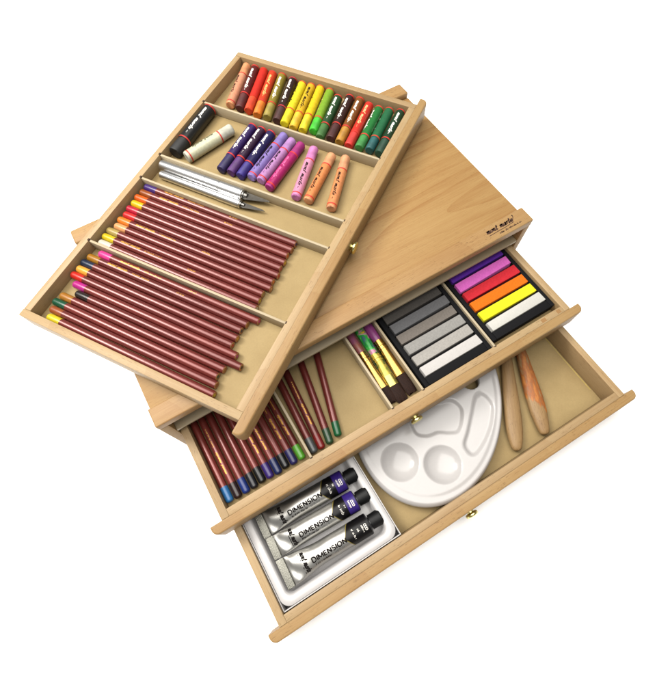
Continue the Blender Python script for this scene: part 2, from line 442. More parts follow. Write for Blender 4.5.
# ------------------------------------------------------------------ oil pastels
def pastel(label, a, b, r, stick, wrap_c, text_c, mode, band=RED, ang=.0, group='oil pastels in the lifted-out drawer', small=None, plain=False, lift=0.):
    (u0, v0), (u1, v1) = a, b
    L = math.hypot(u1-u0, v1-v0); h = math.atan2(v1-v0, u1-u0)
    t = thing('oil_pastel', label, 'oil pastel', tw(u0, v0, FT+lift), TA+h, group)
    rs = r*.95
    # the stick is one piece of pastel; slightly worn uneven ends
    bm = rod(0, L, rs, 1.6, 1.2, r)
    rg = random.Random(int(u0*10+v0)); ang += rg.uniform(-.16, .16)
    for v in bm.verts:
        if v.co.x > L-4 or v.co.x < 4:
            v.co.y += rg.uniform(-.16, .16); v.co.z += rg.uniform(-.16, .16); v.co.x += rg.uniform(-.25, .25)
    obj('stick', bm, stick, t, angle=40)
    if plain: return t
    if mode == 'dn': w0, w1 = rg.uniform(.5, 1.4), L*rg.uniform(.70, .76)
    else: w0, w1 = L*rg.uniform(.24, .28), L*.975
    wr = obj('wrapper', loft(bmesh.new(), [(w0, r, r, 0, r), (w1, r, r, 0, r)], 32), wrap_c, t, angle=40)
    for x in ((w0+.9, w1-1.5) if mode == 'dn' else (w0+.4, w1-1.9)):
        obj('band', loft(bmesh.new(), [(x-.75, r*.97, r*.97, 0, r), (x-.7, r+.06, r+.06, 0, r), (x+.7, r+.06, r+.06, 0, r), (x+.75, r*.97, r*.97, 0, r)], 32, cap=False), band, t)
    st_, w_ = script_strokes('mont marte', 1.7)
    ln = (w1-w0)*rg.uniform(.6, .68); sc = ln/w_; dx = rg.uniform(4.0, 7.0)
    bm = ribbons(st_, .46)
    for v in bm.verts: v.co.x = w0+dx+v.co.x*sc; v.co.y = v.co.y*1.25-1.4
    sq_, wq_ = squiggle(5, .7, rg)
    q = ribbons(sq_, .25)
    for v in q.verts: v.co.x = w0+7.5+ln+v.co.x; v.co.y -= .6
    merge(bm, q)
    wrap(bm, r+.05, -ang, r)
    obj('lettering', bm, text_c, wr, smooth=False)
    return t

P = paint
WI, BI, YI = WHITEINK, INK, P((226, 190, 150))
R = 5.15
G1 = 'oil pastels in the top row of the lifted-out drawer'
lim = 372.2
def A(lab, a, b, stick, wr, tx, mode, **kw):
    a = (min(a[0], lim), a[1]); b = (max(b[0], 299.4), b[1])
    return pastel(lab, a, b, kw.pop('r', R), P(stick, .6, .54, var=.12, vscale=130., bump=.3), P(wr, .36, .54), tx, mode, group=G1, **kw)
A('pale peach oil pastel with black script, leftmost of the top row', (371.5, 207.6), (305.9, 192), (238, 160, 108), (236, 160, 124), BI, 'up', ang=.5)
A('dark maroon oil pastel between the pale peach and plain scarlet pastels', (372.2, 196.6), (305.5, 179.6), (92, 28, 26), (98, 24, 24), WI, 'dn')
A('scarlet oil pastel with bare orange end and no visible writing', (372.2, 184.9), (306.2, 168.6), (226, 70, 24), (220, 44, 28), YI, 'dn', ang=1.5, band=P((220, 50, 30)))
A('orange-red oil pastel with cream script and amber end', (371, 172.8), (304, 156.4), (238, 128, 20), (218, 66, 28), P((250, 210, 130)), 'dn')
A('olive green oil pastel with white script in the top row', (372.2, 160.8), (305.2, 144.5), (164, 146, 62), (150, 132, 44), WI, 'dn')
A('blackish brown oil pastel with pink band, just left of the yellow pastels', (371.2, 146.4), (304.8, 132), (70, 28, 24), (52, 28, 22), WI, 'dn', band=P((216, 60, 70)))
A('lemon yellow oil pastel, first of the three yellows from the left', (370, 133.4), (304.4, 122.8), (240, 222, 20), (244, 226, 36), BI, 'dn', ang=.7, r=5.0)
A('golden ochre-yellow oil pastel between the two brighter yellow ones', (370.5, 122.4), (302.4, 111.2), (236, 190, 36), (234, 188, 34), BI, 'dn', r=5.0)
A('bright warm yellow oil pastel beside the light green one', (371.6, 111.4), (303.2, 100), (246, 214, 20), (246, 208, 22), BI, 'dn', ang=1.2, r=5.0)
A('lime green oil pastel with a vivid green bare end', (371.6, 99.4), (307, 89.0), (60, 196, 40), (134, 178, 44), P((250, 236, 120)), 'dn', ang=.9, r=5.0)
A('bottle green oil pastel right of the lime green one', (365.5, 86.6), (301.5, 78.6), (66, 118, 52), (40, 78, 40), WI, 'dn')
A('very dark reddish brown oil pastel between bottle green and ochre-brown pastels', (371.2, 74.4), (304, 67.4), (72, 26, 24), (58, 26, 22), WI, 'dn')
A('brown oil pastel with bare ochre end and white script', (371.6, 62.4), (303.4, 56.4), (188, 132, 30), (136, 80, 28), WI, 'dn')
A('bright red oil pastel standing left of the three green ones at the right', (368.1, 50.0), (302.6, 45.4), (216, 40, 30), (214, 50, 34), P((250, 214, 150)), 'dn')
A('mid green oil pastel, left one of the three at the right end', (366.8, 37.6), (304.6, 34.2), (60, 146, 66), (32, 122, 52), WI, 'dn', ang=.9)
A('green oil pastel with bare teal end, middle of the three at the right', (368.9, 26.4), (305.8, 23.2), (18, 92, 92), (32, 108, 66), WI, 'dn', ang=1.2)
A('dark forest green oil pastel at the far right of the top row', (371.6, 14.3), (305.4, 12.2), (18, 66, 46), (24, 62, 36), WI, 'dn')
G2 = 'oil pastels in the second row of the lifted-out drawer'
def B(lab, a, b, stick, wr, tx, mode, **kw):
    a = (min(a[0], 290.9), a[1]); b = (max(b[0], 209.8), b[1])
    return pastel(lab, a, b, kw.pop('r', R), P(stick, .6, .54, var=.12, vscale=130., bump=.3), P(wr, .36, .54), tx, mode, group=G2, **kw)
B('thick black oil pastel leaning along the left wall of the second row', (290.6, 207.6), (219.3, 207.6), (26, 26, 26), (22, 22, 22), WI, 'dn', r=7.0)
B('thick cream white oil pastel lying askew beside the black one', (274.5, 170.5), (219.6, 193.2), (226, 224, 206), (226, 224, 190), P((90, 92, 70)), 'up', r=6.3, ang=.2)
B('deep indigo oil pastel, leftmost of the three dark ones in the second row', (288.3, 151.7), (219.9, 152), (40, 26, 84), (54, 28, 96), WI, 'dn')
B('blackish plum oil pastel with a violet bare end', (288.1, 140.4), (220.6, 140.4), (84, 32, 110), (54, 24, 58), WI, 'dn')
B('navy blue-violet oil pastel next to the lavender one', (288, 128.8), (220.4, 129.2), (50, 32, 130), (34, 26, 84), WI, 'dn')
B('lavender oil pastel with black script in the second row', (290.3, 114.6), (223.6, 118.0), (146, 124, 200), (146, 124, 196), BI, 'up')
B('pinkish lilac oil pastel between lavender and magenta pastels', (287, 103.2), (223.6, 107), (194, 140, 206), (194, 136, 194), BI, 'up')
B('magenta oil pastel with pink script in the second row', (285.4, 91.8), (219, 95.0), (172, 34, 124), (178, 24, 104), P((240, 110, 170)), 'up')
B('candy pink oil pastel lying apart right of the magenta one', (285.6, 77.1), (219.1, 64.6), (226, 138, 200), (234, 156, 188), BI, 'up')
B('orange-peach oil pastel, left one of the two orange ones in the second row', (284.6, 55.8), (219.9, 51.6), (238, 168, 118), (234, 146, 84), BI, 'up', ang=.35)
B('salmon orange oil pastel at the far right of the second row', (287.4, 41.3), (220.6, 26.6), (238, 166, 120), (236, 152, 96), BI, 'up')

# ------------------------------------------------------------------ craft knives
def knife(label, a, b, tip, r):
    (u0, v0), (u1, v1) = a, b
    L = math.hypot(u1-u0, v1-v0); h = math.atan2(v1-v0, u1-u0); BL = math.hypot(tip[0]-u1, tip[1]-v1)
    t = thing('craft_knife', label, 'craft knife', tw(u0, v0, FT), TA+h, 'craft knives in the lifted-out drawer')
    secs = [(0, r*.82), (.6, r*.95), (1.4, r), (L*.55, r), (L*.55+.3, r*.95), (L*.55+1.2, r*.95), (L*.55+1.5, r), (L-9, r), (L-8.6, r*.96)]
    for i in range(7): secs += [(L-8.4+i*1.1, r*.985), (L-8.0+i*1.1, r*1.0), (L-7.7+i*1.1, r*.985)]
    secs = [q_ for q_ in secs if q_[0] < L*.72]+[(L*.72, r), (L*.72+.2, r*.9), (L*.72+.9, r*.9), (L*.72+1.1, r*1.06), (L-2.2, r*1.06), (L-2.0, r*.92), (L-1.3, r*.92), (L-1.1, r*1.04), (L-.3, r*1.02), (L, r*.9)]
    obj('handle', loft(bmesh.new(), [(x, q, q, 0, r) for x, q in secs], 40), SILVER, t, angle=25)
    obj('collet', loft(bmesh.new(), [(L, r*.8, r*.8, 0, r), (L+1.2, r*.78, r*.78, 0, r), (L+1.4, r*.55, r*.55, 0, r), (L+4.5, r*.45, r*.45, 0, r)], 28), DSTEEL, t, angle=30)
    w = r*.78
    bm = prism([(L+1.2, -w), (L+4, -w*1.05), (L+BL, w*.55), (L+BL-3, w*.9), (L+1.2, w)], r-.35, r+.35, .15, 1)
    obj('blade', bm, STEEL, t, angle=20)
knife('thicker silver craft knife with pointed grey blade, upper of two', (200.9, 213.2-1), (200.8, 113.7), (199.6, 84.5), 5.7)
knife('thinner silver craft knife with narrow dark blade, lower of two', (190.9, 207), (190.7, 111.5), (191.9, 85), 4.1)

# ------------------------------------------------------------------ pencils
def pencil(label, loc, rz, tipc, group, L=174., r=3.62, text=True, seed=0, k=.5):
    """local x: 0 = dipped end ... L = flat sawn end"""
    rg = random.Random(seed)
    t = thing('coloured_pencil', label, 'coloured pencil', loc, rz, group)
    c = P(tipc, .3, k)
    dl = rg.uniform(14, 15.5)
    obj('dipped_end', rod(0, dl, r+.04, 2.4, 0, r, 24), c, t, angle=50)
    br = obj('barrel', rod(dl, L, r, 0, .25, r, 24), LACQ, t, angle=40)
    obj('sawn_end', rod(L, L+.25, r*.9, 0, 0, r, 24), RAWWOOD, t, angle=40)
    obj('core', rod(L+.25, L+.45, r*.42, 0, 0, r, 16), c, t, angle=40)
    if text:
        # fine gold print
        st_, w_ = script_strokes('mont marte', 1.15)
        bm = ribbons(st_, .4)
        for v in bm.verts: v.co.x = v.co.x*22/w_; v.co.y -= .6
        sq_, wq_ = squiggle(16, .85, rg)
        q = ribbons(sq_, .3)
        for v in q.verts: v.co.x = v.co.x*19/wq_+28; v.co.y -= .5
        merge(bm, q)
        sq_, wq_ = squiggle(7, .9, rg); q = ribbons(sq_, .32)
        for v in q.verts: v.co.x = v.co.x*9/wq_+76; v.co.y -= .5
        merge(bm, q)
        off = dl+9+rg.uniform(-2, 2)
        flip = text == 'flip'
        for v in bm.verts:
            v.co.x += off
        if flip:
            for v in bm.verts: v.co.x = L-v.co.x*1.0; v.co.y = -v.co.y
            for v in bm.verts: v.co.x = v.co.x-L+off+off+86
        wrap(bm, r+.03, rg.uniform(-.5, .5) if text != 'top' else rg.uniform(-.25, .25), r)
        obj('lettering', bm, GILT, br, smooth=False)
    return t
GD, GE = 'pencils in the upper pencil section of the lifted-out drawer', 'pencils in the lower pencil section of the lifted-out drawer'
D_ = [((70, 40, 120), 'purple dipped end, topmost of the upper section', 212.9), ((160, 80, 28), 'brown dipped end, second from the top of the upper section', 213.0),
      ((236, 100, 24), 'vivid orange dipped end below the brown one', 214.), ((244, 198, 24), 'golden yellow dipped end between orange and crimson ones', 212.6),
      ((200, 34, 62), 'crimson dipped end beside the golden yellow one', 213.1), ((216, 42, 44), 'bright red dipped end below the crimson one', 211.4),
      ((246, 134, 42), 'light orange dipped end below the bright red one', 212.7), ((240, 170, 110), 'pale peach dipped end beside the khaki one', 211.0),
      ((186, 162, 92), 'khaki dipped end in the upper section', 215.), ((226, 198, 28), 'yellow dipped end between khaki and cream ones', 214.3),
      ((232, 218, 196), 'cream white dipped end, lowest of the upper section beside the divider', 213.)]
for i, (c, d, v0) in enumerate(D_):
    u = 170.6-i*7.53
    pencil('maroon coloured pencil with '+d, tw(u, min(v0, 214.8), FT), TA-math.pi/2+random.uniform(-.002, .002), c, GD, L=173.5, seed=i, text='top' if i in (0, 1, 6, 9) else False)
E_ = [((236, 64, 150), 'hot pink dipped end, topmost of the lower section', 204.9), ((176, 120, 30), 'mustard dipped end half hidden beside the navy one', 212.5),
      ((28, 44, 70), 'navy blue dipped end in the lower section', 214.4), ((250, 176, 66), 'apricot dipped end in the lower section', 213.7),
      ((214, 40, 30), 'scarlet dipped end in the lower section', 214.4), ((196, 40, 140), 'magenta dipped end in the lower section', 205.9),
      ((36, 26, 20), 'black dipped end, the one lying furthest towards the sawn ends', 197.3), ((178, 118, 40), 'ochre dipped end below the black one', 208.9),
      ((14, 84, 56), 'dark green dipped end in the lower section', 211.1), ((160, 82, 40), 'reddish brown dipped end between green and yellow ones', 208.1),
      ((230, 206, 40), 'lemon yellow dipped end, lowest one along the near wall', 205.3)]
for i, (c, d, v0) in enumerate(E_):
    u = 84.9-i*7.4
    pencil('maroon coloured pencil with '+d, tw(u, v0, FT), TA-math.pi/2+random.uniform(-.002, .002), c, GE, L=173.5, seed=40+i, text='top' if i in (0, 1) else False)
GM = 'pencils in the left pencil section of the middle drawer'
M_ = [((44, 110, 168), 'sky blue dipped end, leftmost in the middle drawer'), ((40, 20, 18), 'dark brown dipped end, second from the left in the middle drawer'),
      ((24, 48, 120), 'royal blue dipped end in the middle drawer'), ((18, 18, 28), 'black dipped end right of the royal blue one'),
      ((12, 12, 12), 'black dipped end left of the violet one'), ((52, 30, 110), 'violet dipped end in the middle drawer'),
      ((20, 34, 84), 'dark navy dipped end right of the violet one'), ((10, 10, 14), 'black dipped end just right of the dark navy one'),
      ((40, 36, 96), 'blue-violet dipped end beside the bright green one'), ((92, 172, 48), 'bright grass green dipped end against the divider')]
for i, (c, d) in enumerate(M_):
    x = 19.2+i*8.0
    pencil('maroon coloured pencil with '+d, (x, -75.2+random.uniform(-.6, .8), FM), math.pi/2+random.uniform(-.002, .002), c, GM, L=174, seed=80+i, text='top' if i in (1, 5, 6, 8, 9) else False, k=.55)
GN = 'loose pencils in the second section of the middle drawer'
for i, (x, y, sl, c, d) in enumerate([(103.4, -76.0, .055, (84, 88, 88), 'grey dipped end, leftmost of the four loose ones'), (111.0, -76.4, .082, (136, 28, 26), 'brick red dipped end among the loose ones'),
      (119.6, -76.4, .185, (44, 78, 48), 'dark moss green dipped end among the loose ones'), (129.4, -74.2, .29, (16, 98, 54), 'emerald green dipped end, rightmost of the four loose ones')]):
    pencil('maroon coloured pencil with '+d, (x, y, FM), math.pi/2-math.atan(sl), c, GN, L=174, seed=120+i, text='top' if i == 1 else False)

# ------------------------------------------------------------------ brushes
def brush(label, loc, rz, handle, fer, secs_f, x1, x2, hr, bw, lift=0., tilt=0.):
    """local x: 0 = bristle tip, x1 = start of ferrule, x2 = end of ferrule, then handle"""
    t = thing('paint_brush', label, 'paint brush', loc, rz, 'paint brushes in the middle drawer')
    zc = hr
    bm = loft(bmesh.new(), [(0, bw*.80, .5, 0, zc*.5), (1.5, bw*1.0, 1.1, 0, zc*.55), (x1*.5, bw*1.06, 1.9, 0, zc*.7), (x1, bw*.96, 1.9, 0, zc*.8)], 28, 2.6)
    for v in bm.verts:
        if v.co.x < 2: v.co.x += random.uniform(-.9, .9)
    obj('bristles', bm, BRISTLE, t, angle=60)
    obj('ferrule', loft(bmesh.new(), [(x1+(x2-x1)*f, w, h, 0, max(h, zc*(.8+.2*f))) for f, w, h in secs_f], 32, 2.2), fer, t, angle=35)
    obj('handle', loft(bmesh.new(), [(x2, hr*.92, hr*.92, 0, zc), (x2+10, hr*1.05, hr*1.05, 0, zc*1.05), (x2+30, hr*1.1, hr*1.1, 0, zc*1.1), (x2+70, hr*.7, hr*.7, 0, zc), (x2+100, hr*.4, hr*.4, 0, zc), (x2+102, .3, .3, 0, zc)], 24), handle, t)
    return t
def ferr(wt, hr):
    return [(0, wt, 1.9), (.25, wt*.92, 2.3), (.6, hr*1.02, hr*.9), (.74, hr, hr), (.745, hr*1.1, hr*1.08), (.78, hr*1.1, hr*1.08), (.785, hr, hr), (.83, hr, hr), (.835, hr*1.1, hr*1.08), (.87, hr*1.1, hr*1.08), (.875, hr, hr), (1, hr*1.02, hr*1.02)]
def marble(name, cols, rough, metal, sc):
    m, nt, b = newmat(name); b.inputs['Roughness'].default_value = rough; b.inputs['Metallic'].default_value = metal
    tc = N(nt, 'ShaderNodeTexCoord'); nz = N(nt, 'ShaderNodeTexNoise', Scale=sc, Detail=2., Distortion=.6)
    nt.links.new(tc.outputs['Object'], nz.inputs['Vector'])
    cr = N(nt, 'ShaderNodeValToRGB'); nt.links.new(nz.outputs[0], cr.inputs[0]); e = cr.color_ramp; e.interpolation = 'LINEAR'
    ps = [.3+.4*i/(len(cols)-1) for i in range(len(cols))]
    e.elements[0].position = ps[0]; e.elements[0].color = cols[0]; e.elements[1].position = ps[-1]; e.elements[1].color = cols[-1]
    for p_, c_ in list(zip(ps, cols))[1:-1]: e.elements.new(p_).color = c_
    nt.links.new(cr.outputs[0], b.inputs['Base Color']); return m
MARB_H = marble('marbled_green_lacquer', [srgb(60, 30, 120), srgb(24, 120, 50), srgb(40, 160, 60), srgb(200, 110, 160), srgb(30, 140, 60), srgb(230, 150, 40)], .3, .1, 85)
MARB_F = marble('marbled_gold_ferrule', [srgb(20, 90, 90), srgb(30, 100, 50), srgb(170, 150, 66), srgb(180, 160, 70), srgb(160, 146, 66), srgb(90, 120, 46)], .34, .6, 95)
BROWNP = marble('brown_violet_lacquer', [srgb(118, 70, 32), srgb(126, 74, 44), srgb(122, 68, 66), srgb(116, 60, 88)], .3, 0, 40)
PURPLE = simple('purple_lacquer', srgb(118, 52, 104), .28, var=.05)
brush('paint brush with brownish violet handle and gold ferrule, leftmost of the brushes', (190.8, -73.5, FM), math.radians(89.3), BROWNP, GOLD, ferr(5.0, 4.0), 17., 58., 4.0, 4.9)
br2 = brush('paint brush with marbled green handle and flared pale ferrule, middle of the brushes', (199.6, -77.0, FM), math.radians(88.0), MARB_H, MARB_F, ferr(5.6, 4.5), 17.5, 54., 4.5, 5.6)
# the bare, flared, pale end of that ferrule
obj('ferrule_tip', loft(bmesh.new(), [(17.3, 5.8, 2.2, 0, 3.65), (28.5, 5.3, 3.1, 0, 3.9)], 32, 2.2), PALEGOLD, br2, angle=35)
brush('paint brush with plum purple handle and wide gold ferrule, rightmost large brush', (211.6, -75.0, FM), math.radians(89.6), PURPLE, GOLD, ferr(5.4, 4.7), 21., 62., 4.7, 5.4)

# ------------------------------------------------------------------ soft pastel cases
def case(label, x0, x1, y0, n, cols, names, group):
    zt = FM
    pitch, dy = 12.9, 11.1
    y1 = y0+7+n*pitch+4
    t = thing('pastel_case', label, 'pastel case', ((x0+x1)/2, (y0+y1)/2, zt), 0, 'black foam cases of chalk pastels')
    hx, hy = (x1-x0)/2, (y1-y0)/2
    H = 11.5
    obj('base', Box(-hx, hx, -hy, hy, 0, 2.0, b=.4), FOAM, t)
    for s in (-1, 1):
        obj('rim', Box(*(sorted((s*hx, s*(hx-4.6)))), -hy, hy, 2.05, H, b=.7), FOAM, t)
    ys = [y0+8.4+k*pitch for k in range(n)]
    edges = [y0]+[y+dy+.3 for y in ys]
    for k in range(n+1):
        a = y0 if k == 0 else ys[k-1]+dy+.25
        b = ys[k]-.25 if k < n else y1
        obj('separator', Box(-hx+4.7, hx-4.7, a-(y0+y1)/2, b-(y0+y1)/2, 2.05, H-(0 if k in (0, n) else 1.2), b=.5), FOAM, t)
    for k in range(n):
        c = P(cols[k], .85, .45 if min(cols[k]) > 200 else .58, var=.02 if min(cols[k]) > 200 else .05, vscale=600., bump=.3, spec=.15)
        s = thing('chalk_pastel', names[k], 'chalk pastel', ((x0+x1)/2+random.uniform(-.5, .5), ys[k]+dy/2, zt+2.05), random.uniform(-.008, .008), group)
        Lh = (x1-x0)/2-5.6
        tag(s, None, None)
        bm = Box(-Lh, Lh, -dy/2+.2, dy/2-.2, 0, 11.2, b=.55)
        rg = random.Random(k+int(x0))
        for v in bm.verts: v.co.x += rg.uniform(-.2, .2); v.co.z += rg.uniform(-.14, .14)
        for _ in range(3):                       # knocked-off corners and edge chips
            cx_, cy_ = rg.choice((-Lh, Lh))*rg.choice((1, 1, .4, .75)), rg.choice((-1, 1))*(dy/2-.2)
            for v in bm.verts:
                if v.co.z > 8 and (v.co-Vector((cx_, cy_, 11.2))).length < 1.6: v.co += (Vector((0, 0, 8))-Vector((cx_*0, cy_, v.co.z)))*rg.uniform(.05, .12)
        obj('stick', bm, c, s, angle=30)
gcols = [(232, 228, 224), (172, 168, 162), (154, 152, 148), (124, 117, 110), (112, 112, 114), (86, 82, 78)]
gn = ['white chalk pastel in the case of greys, nearest the drawer front', 'light warm grey chalk pastel beside the white one in the grey case', 'light cool grey chalk pastel, third from the drawer front in the grey case',
      'brownish mid grey chalk pastel in the grey case', 'bluish dark grey chalk pastel in the grey case', 'darkest charcoal chalk pastel at the back of the grey case']
case('black foam case of grey and white chalk pastels in the middle drawer', 222.4, 300.9, -78.6, 6, gcols, gn, 'chalk pastels in the grey case')
ccols = [(236, 234, 226), (234, 226, 40), (238, 116, 22), (214, 46, 58), (242, 118, 216), (104, 48, 176)]
cn = ['white chalk pastel in the case of bright colours, nearest the drawer front', 'bright yellow chalk pastel in the colour case', 'orange chalk pastel in the colour case',
      'red chalk pastel in the colour case', 'orchid pink chalk pastel in the colour case', 'deep violet chalk pastel at the back of the colour case']
case('black foam case of bright coloured chalk pastels at the right of the middle drawer', 306.0, 384.2, -74.4, 6, ccols, cn, 'chalk pastels in the colour case')

# ------------------------------------------------------------------ paint tubes in their white box
bx0, bx1, by0, by1 = 15.8, 134.0, -173.6, 20.0
tb = thing('paint_tube_box', 'white card box with moulded white insert under the silver paint tubes', 'paint tube box', (bx0, by0, FB), 0)
Wb, Lb = bx1-bx0, by1-by0
bm = bmesh.new()
box(bm, 0, .9, 0, Lb, 0, 21.0, b=.2); box(bm, Wb-.9, Wb, 0, Lb, 0, 21.0, b=.2)
box(bm, .95, Wb-.95, 0, .9, 0, 21.0, b=.2); box(bm, .95, Wb-.95, Lb-.9, Lb, 0, 21.0, b=.2)
box(bm, .95, Wb-.95, .95, Lb-.95, 0, .8, b=0)
obj('carton', bm, CARD, tb, smooth=False)
def rrect(x0, x1, y0, y1, r, n=8):
    pts = []
    for cx, cy, a0 in ((x1-r, y1-r, 0), (x0+r, y1-r, 90), (x0+r, y0+r, 180), (x1-r, y0+r, 270)):
        for k in range(n+1):
            a = math.radians(a0+90*k/n); pts.append((cx+r*math.cos(a), cy+r*math.sin(a)))
    return pts
bm = bmesh.new()
rings = []
for ins, zz, r in ((1.1, 9, 9), (1.1, 19.8, 9), (1.5, 20.4, 8.7), (7.0, 20.4, 6.5), (8.0, 19.9, 6), (9.0, 17.0, 5.5), (10.4, 7.0, 5), (11.6, 5.2, 4.4), (14, 4.8, 3.6)):
    rings.append([bm.verts.new((x, y, zz)) for x, y in rrect(ins, Wb-ins-(0 if ins < 3 else 0.), ins, Lb-ins, r)])
for a, b in zip(rings, rings[1:]):
    n = len(a)
    for i in range(n): bm.faces.new((a[i], a[(i+1) % n], b[(i+1) % n], b[i]))
bm.faces.new(rings[-1])
obj('insert', bm, INSERT, tb, angle=60)

def tube(label, x0, y0, rz, violet, zb, tw0=12.6):
    t = thing('paint_tube', label, 'paint tube', (x0, y0, zb), rz, 'silver paint tubes in the bottom drawer')
    def sec(x):                           # (half width, half height) of the foil body
        f = min(max((x-7)/34.0, 0), 1); f = f*f*(3-2*f)
        g = min(max((x-7)/26.0, 0), 1)
        return tw0-(tw0-9.7)*f, .7+(9.7-.7)*(f*.5+.5*math.sqrt(g))
    R0 = 9.9
    xs = [7+i*1.0 for i in range(81)]
    rg = random.Random(int(y0*7))
    bm = loft(bmesh.new(), [(x, sec(x)[0], sec(x)[1], 0, R0+1-2*0) for x in xs], 48, 2.0)
    def crumple(x, y):                    # creased tail
        k = max(0, (30-x)/30)*max(0, min(1, (x-7)/5))
        return k*1.5*math.sin(y*.33+x*.25+y0)+k*1.0*abs(math.sin(y*.2-x*.16+y0*.3))+.22*math.sin(x*.16+y0)*math.sin(y*.3+x*.07+y0*2)*max(0, min(1, (x-7)/6, (84-x)/14))
    for v in bm.verts: v.co.z += crumple(v.co.x, v.co.y)
    obj('body', bm, FOIL, t, angle=60)
    zc = R0+1
    cb = Box(0, 7.0, -tw0-.2, tw0+.2, zc-1.1, zc+1.1, b=.3)
    for i in range(5): box(cb, .6+i*1.25, 1.25+i*1.25, -tw0+.2, tw0-.2, zc+1.0, zc+1.35, b=.1, seg=1)
    obj('crimped_tail', cb, CRIMP, t)
    def surf(x, ang, off):
        w, h = sec(x); y_ = (w+off)*math.sin(ang); return Vector((x, y_, zc+(h+off)*math.cos(ang)+crumple(x, y_)))
    # black label with a pointed left edge
    bm = bmesh.new(); nA, nX = 41, 13; grid = []
    for i in range(nA):
        ang = -1.75+3.5*i/(nA-1); s = abs((ang-.15)/1.6); xs0 = 62+8.5*min(1, s)**.7
        grid.append([bm.verts.new(surf(xs0+(87.2-xs0)*j/(nX-1), -ang+.3*0, .10)) for j in range(nX)])
    for i in range(nA-1):
        for j in range(nX-1): bm.faces.new((grid[i][j], grid[i][j+1], grid[i+1][j+1], grid[i+1][j]))
    lb = obj('label', bm, BLACKL, t, angle=60)
    bm = bmesh.new()                      # thin gold edge of the label
    for i in range(nA-1):
        a0, a1 = [-1.75+3.5*q/(nA-1) for q in (i, i+1)]
        f = lambda a: 62+8.5*min(1, abs((a-.15)/1.6))**.7
        bm.faces.new([bm.verts.new(surf(x, -a, .12)) for x, a in ((f(a0)-.7, a0), (f(a0), a0), (f(a1), a1), (f(a1)-.7, a1))])
    obj('label_edge', bm, P((150, 134, 60), .4), lb, smooth=False)
    def lay(b, x, y, rot, mat, off, parent):
        move(b, x, y, 0, rz=rot)
        bmesh.ops.triangulate(b, faces=b.faces[:]); bmesh.ops.subdivide_edges(b, edges=b.edges[:], cuts=2, use_grid_fill=True)
        for v in b.verts: v.co = surf(v.co.x, v.co.y/R0, off)
        return obj('lettering', b, mat, parent, smooth=False)
    if violet:
        bm = bmesh.new(); g2 = []
        for i in range(33):
            ang = -1.15+2.75*i/32
            g2.append([bm.verts.new(surf(77.5+9.8*j/6, ang, .16)) for j in range(7)])
        for i in range(32):
            for j in range(6): bm.faces.new((g2[i][j], g2[i][j+1], g2[i+1][j+1], g2[i+1][j]))
        bmesh.ops.recalc_face_normals(bm, faces=bm.faces)
        obj('colour_strip', bm, VIOLETL, lb, angle=60)
    sb, w = block('DIMENSION', 4.0); b = ribbons(sb, .95)
    k = 33.5/w
    for v in b.verts: v.co.x *= k
    lay(b, 29.5, -4.2, 0, INK, .16, t)
    q, wq = squiggle(14, 1.3, rg)
    lay(move(ribbons(q, .4), s=17/wq), 30, -7.6, 0, INK, .16, t)
    q, wq = squiggle(9, 1.2, rg)
    lay(move(ribbons(q, .35), s=10/wq), 50, -7.6, 0, P((120, 120, 118)), .10, t)
    st_, w_ = script_strokes('mont marte', 2.6)
    b = ribbons(st_, 1.0)
    for v in b.verts: v.co.x *= 17/w_
    merge(b, ribbons([[(1, -1.4), (17, -1.4)]], .7))
    lay(b, 21.5, 8.5, -math.pi/2, INK, .12, t)
    # white fine print on the label, read across the tube
    q, wq = squiggle(7, 2.6, rg); lay(move(ribbons(q, .5), s=9.5/wq), 70.6, 3.0, -math.pi/2, WHITEINK, .3, lb)
    q, wq = squiggle(3, 1.4, rg); lay(move(ribbons(q, .4), s=2.6/wq), 75.5, .8, -math.pi/2, WHITEINK, .3, lb)
    rr = [[(1.2*math.cos(a)*1.0+i*2.4, 1.5*math.sin(a)) for a in [math.pi*2*k/10 for k in range(11)]] for i in range(3)]
    lay(move(ribbons(rr, .6), s=.75), 83.6, .6, -math.pi/2, WHITEINK, .3, lb)
    q, wq = squiggle(8, 1.1, rg); lay(move(ribbons(q, .35), s=7/wq), 80.0, 2.4, -math.pi/2, WHITEINK, .3, lb)
    obj('shoulder', loft(bmesh.new(), [(87.1, 9.9, 9.9, 0, zc), (88.0, 9.3, 9.3, 0, zc), (88.6, 5, 5, 0, zc), (89.3, 5, 5, 0, zc)], 40), simple('dark_tube_shoulder', srgb(40, 40, 42), .35, var=.01), t, angle=35)
    cp = bmesh.new(); secs = [(89.4, 6.6), (99.8, 7.1), (100.6, 6.6)]
    n = 48; rings = []
    for x, r in secs: rings.append([cp.verts.new((x, (r+(.1 if i % 2 else 0))*math.cos(2*math.pi*i/n), zc+(r+(.1 if i % 2 else 0))*math.sin(2*math.pi*i/n))) for i in range(n)])
    for a, b2 in zip(rings, rings[1:]):
        for i in range(n): cp.faces.new((a[i], a[(i+1) % n], b2[(i+1) % n], b2[i]))
    cp.faces.new(rings[0][::-1]); cp.faces.new(rings[-1]); bmesh.ops.recalc_face_normals(cp, faces=cp.faces)
    obj('cap', cp, BLACKP, t, angle=30)
TZ = FB+5.0
tube('silver paint tube with violet strip on its black label, half under the middle drawer', 27.2, -103.6, math.radians(-2.2), True, TZ, 10.6)
tube('silver paint tube with violet strip on its black label, middle of the three', 27.2, -124.6, math.radians(-2.4), True, TZ, 9.8)
tube('silver paint tube with plain black label, nearest the drawer front', 26.6, -148.2, math.radians(-1.9), False, TZ)

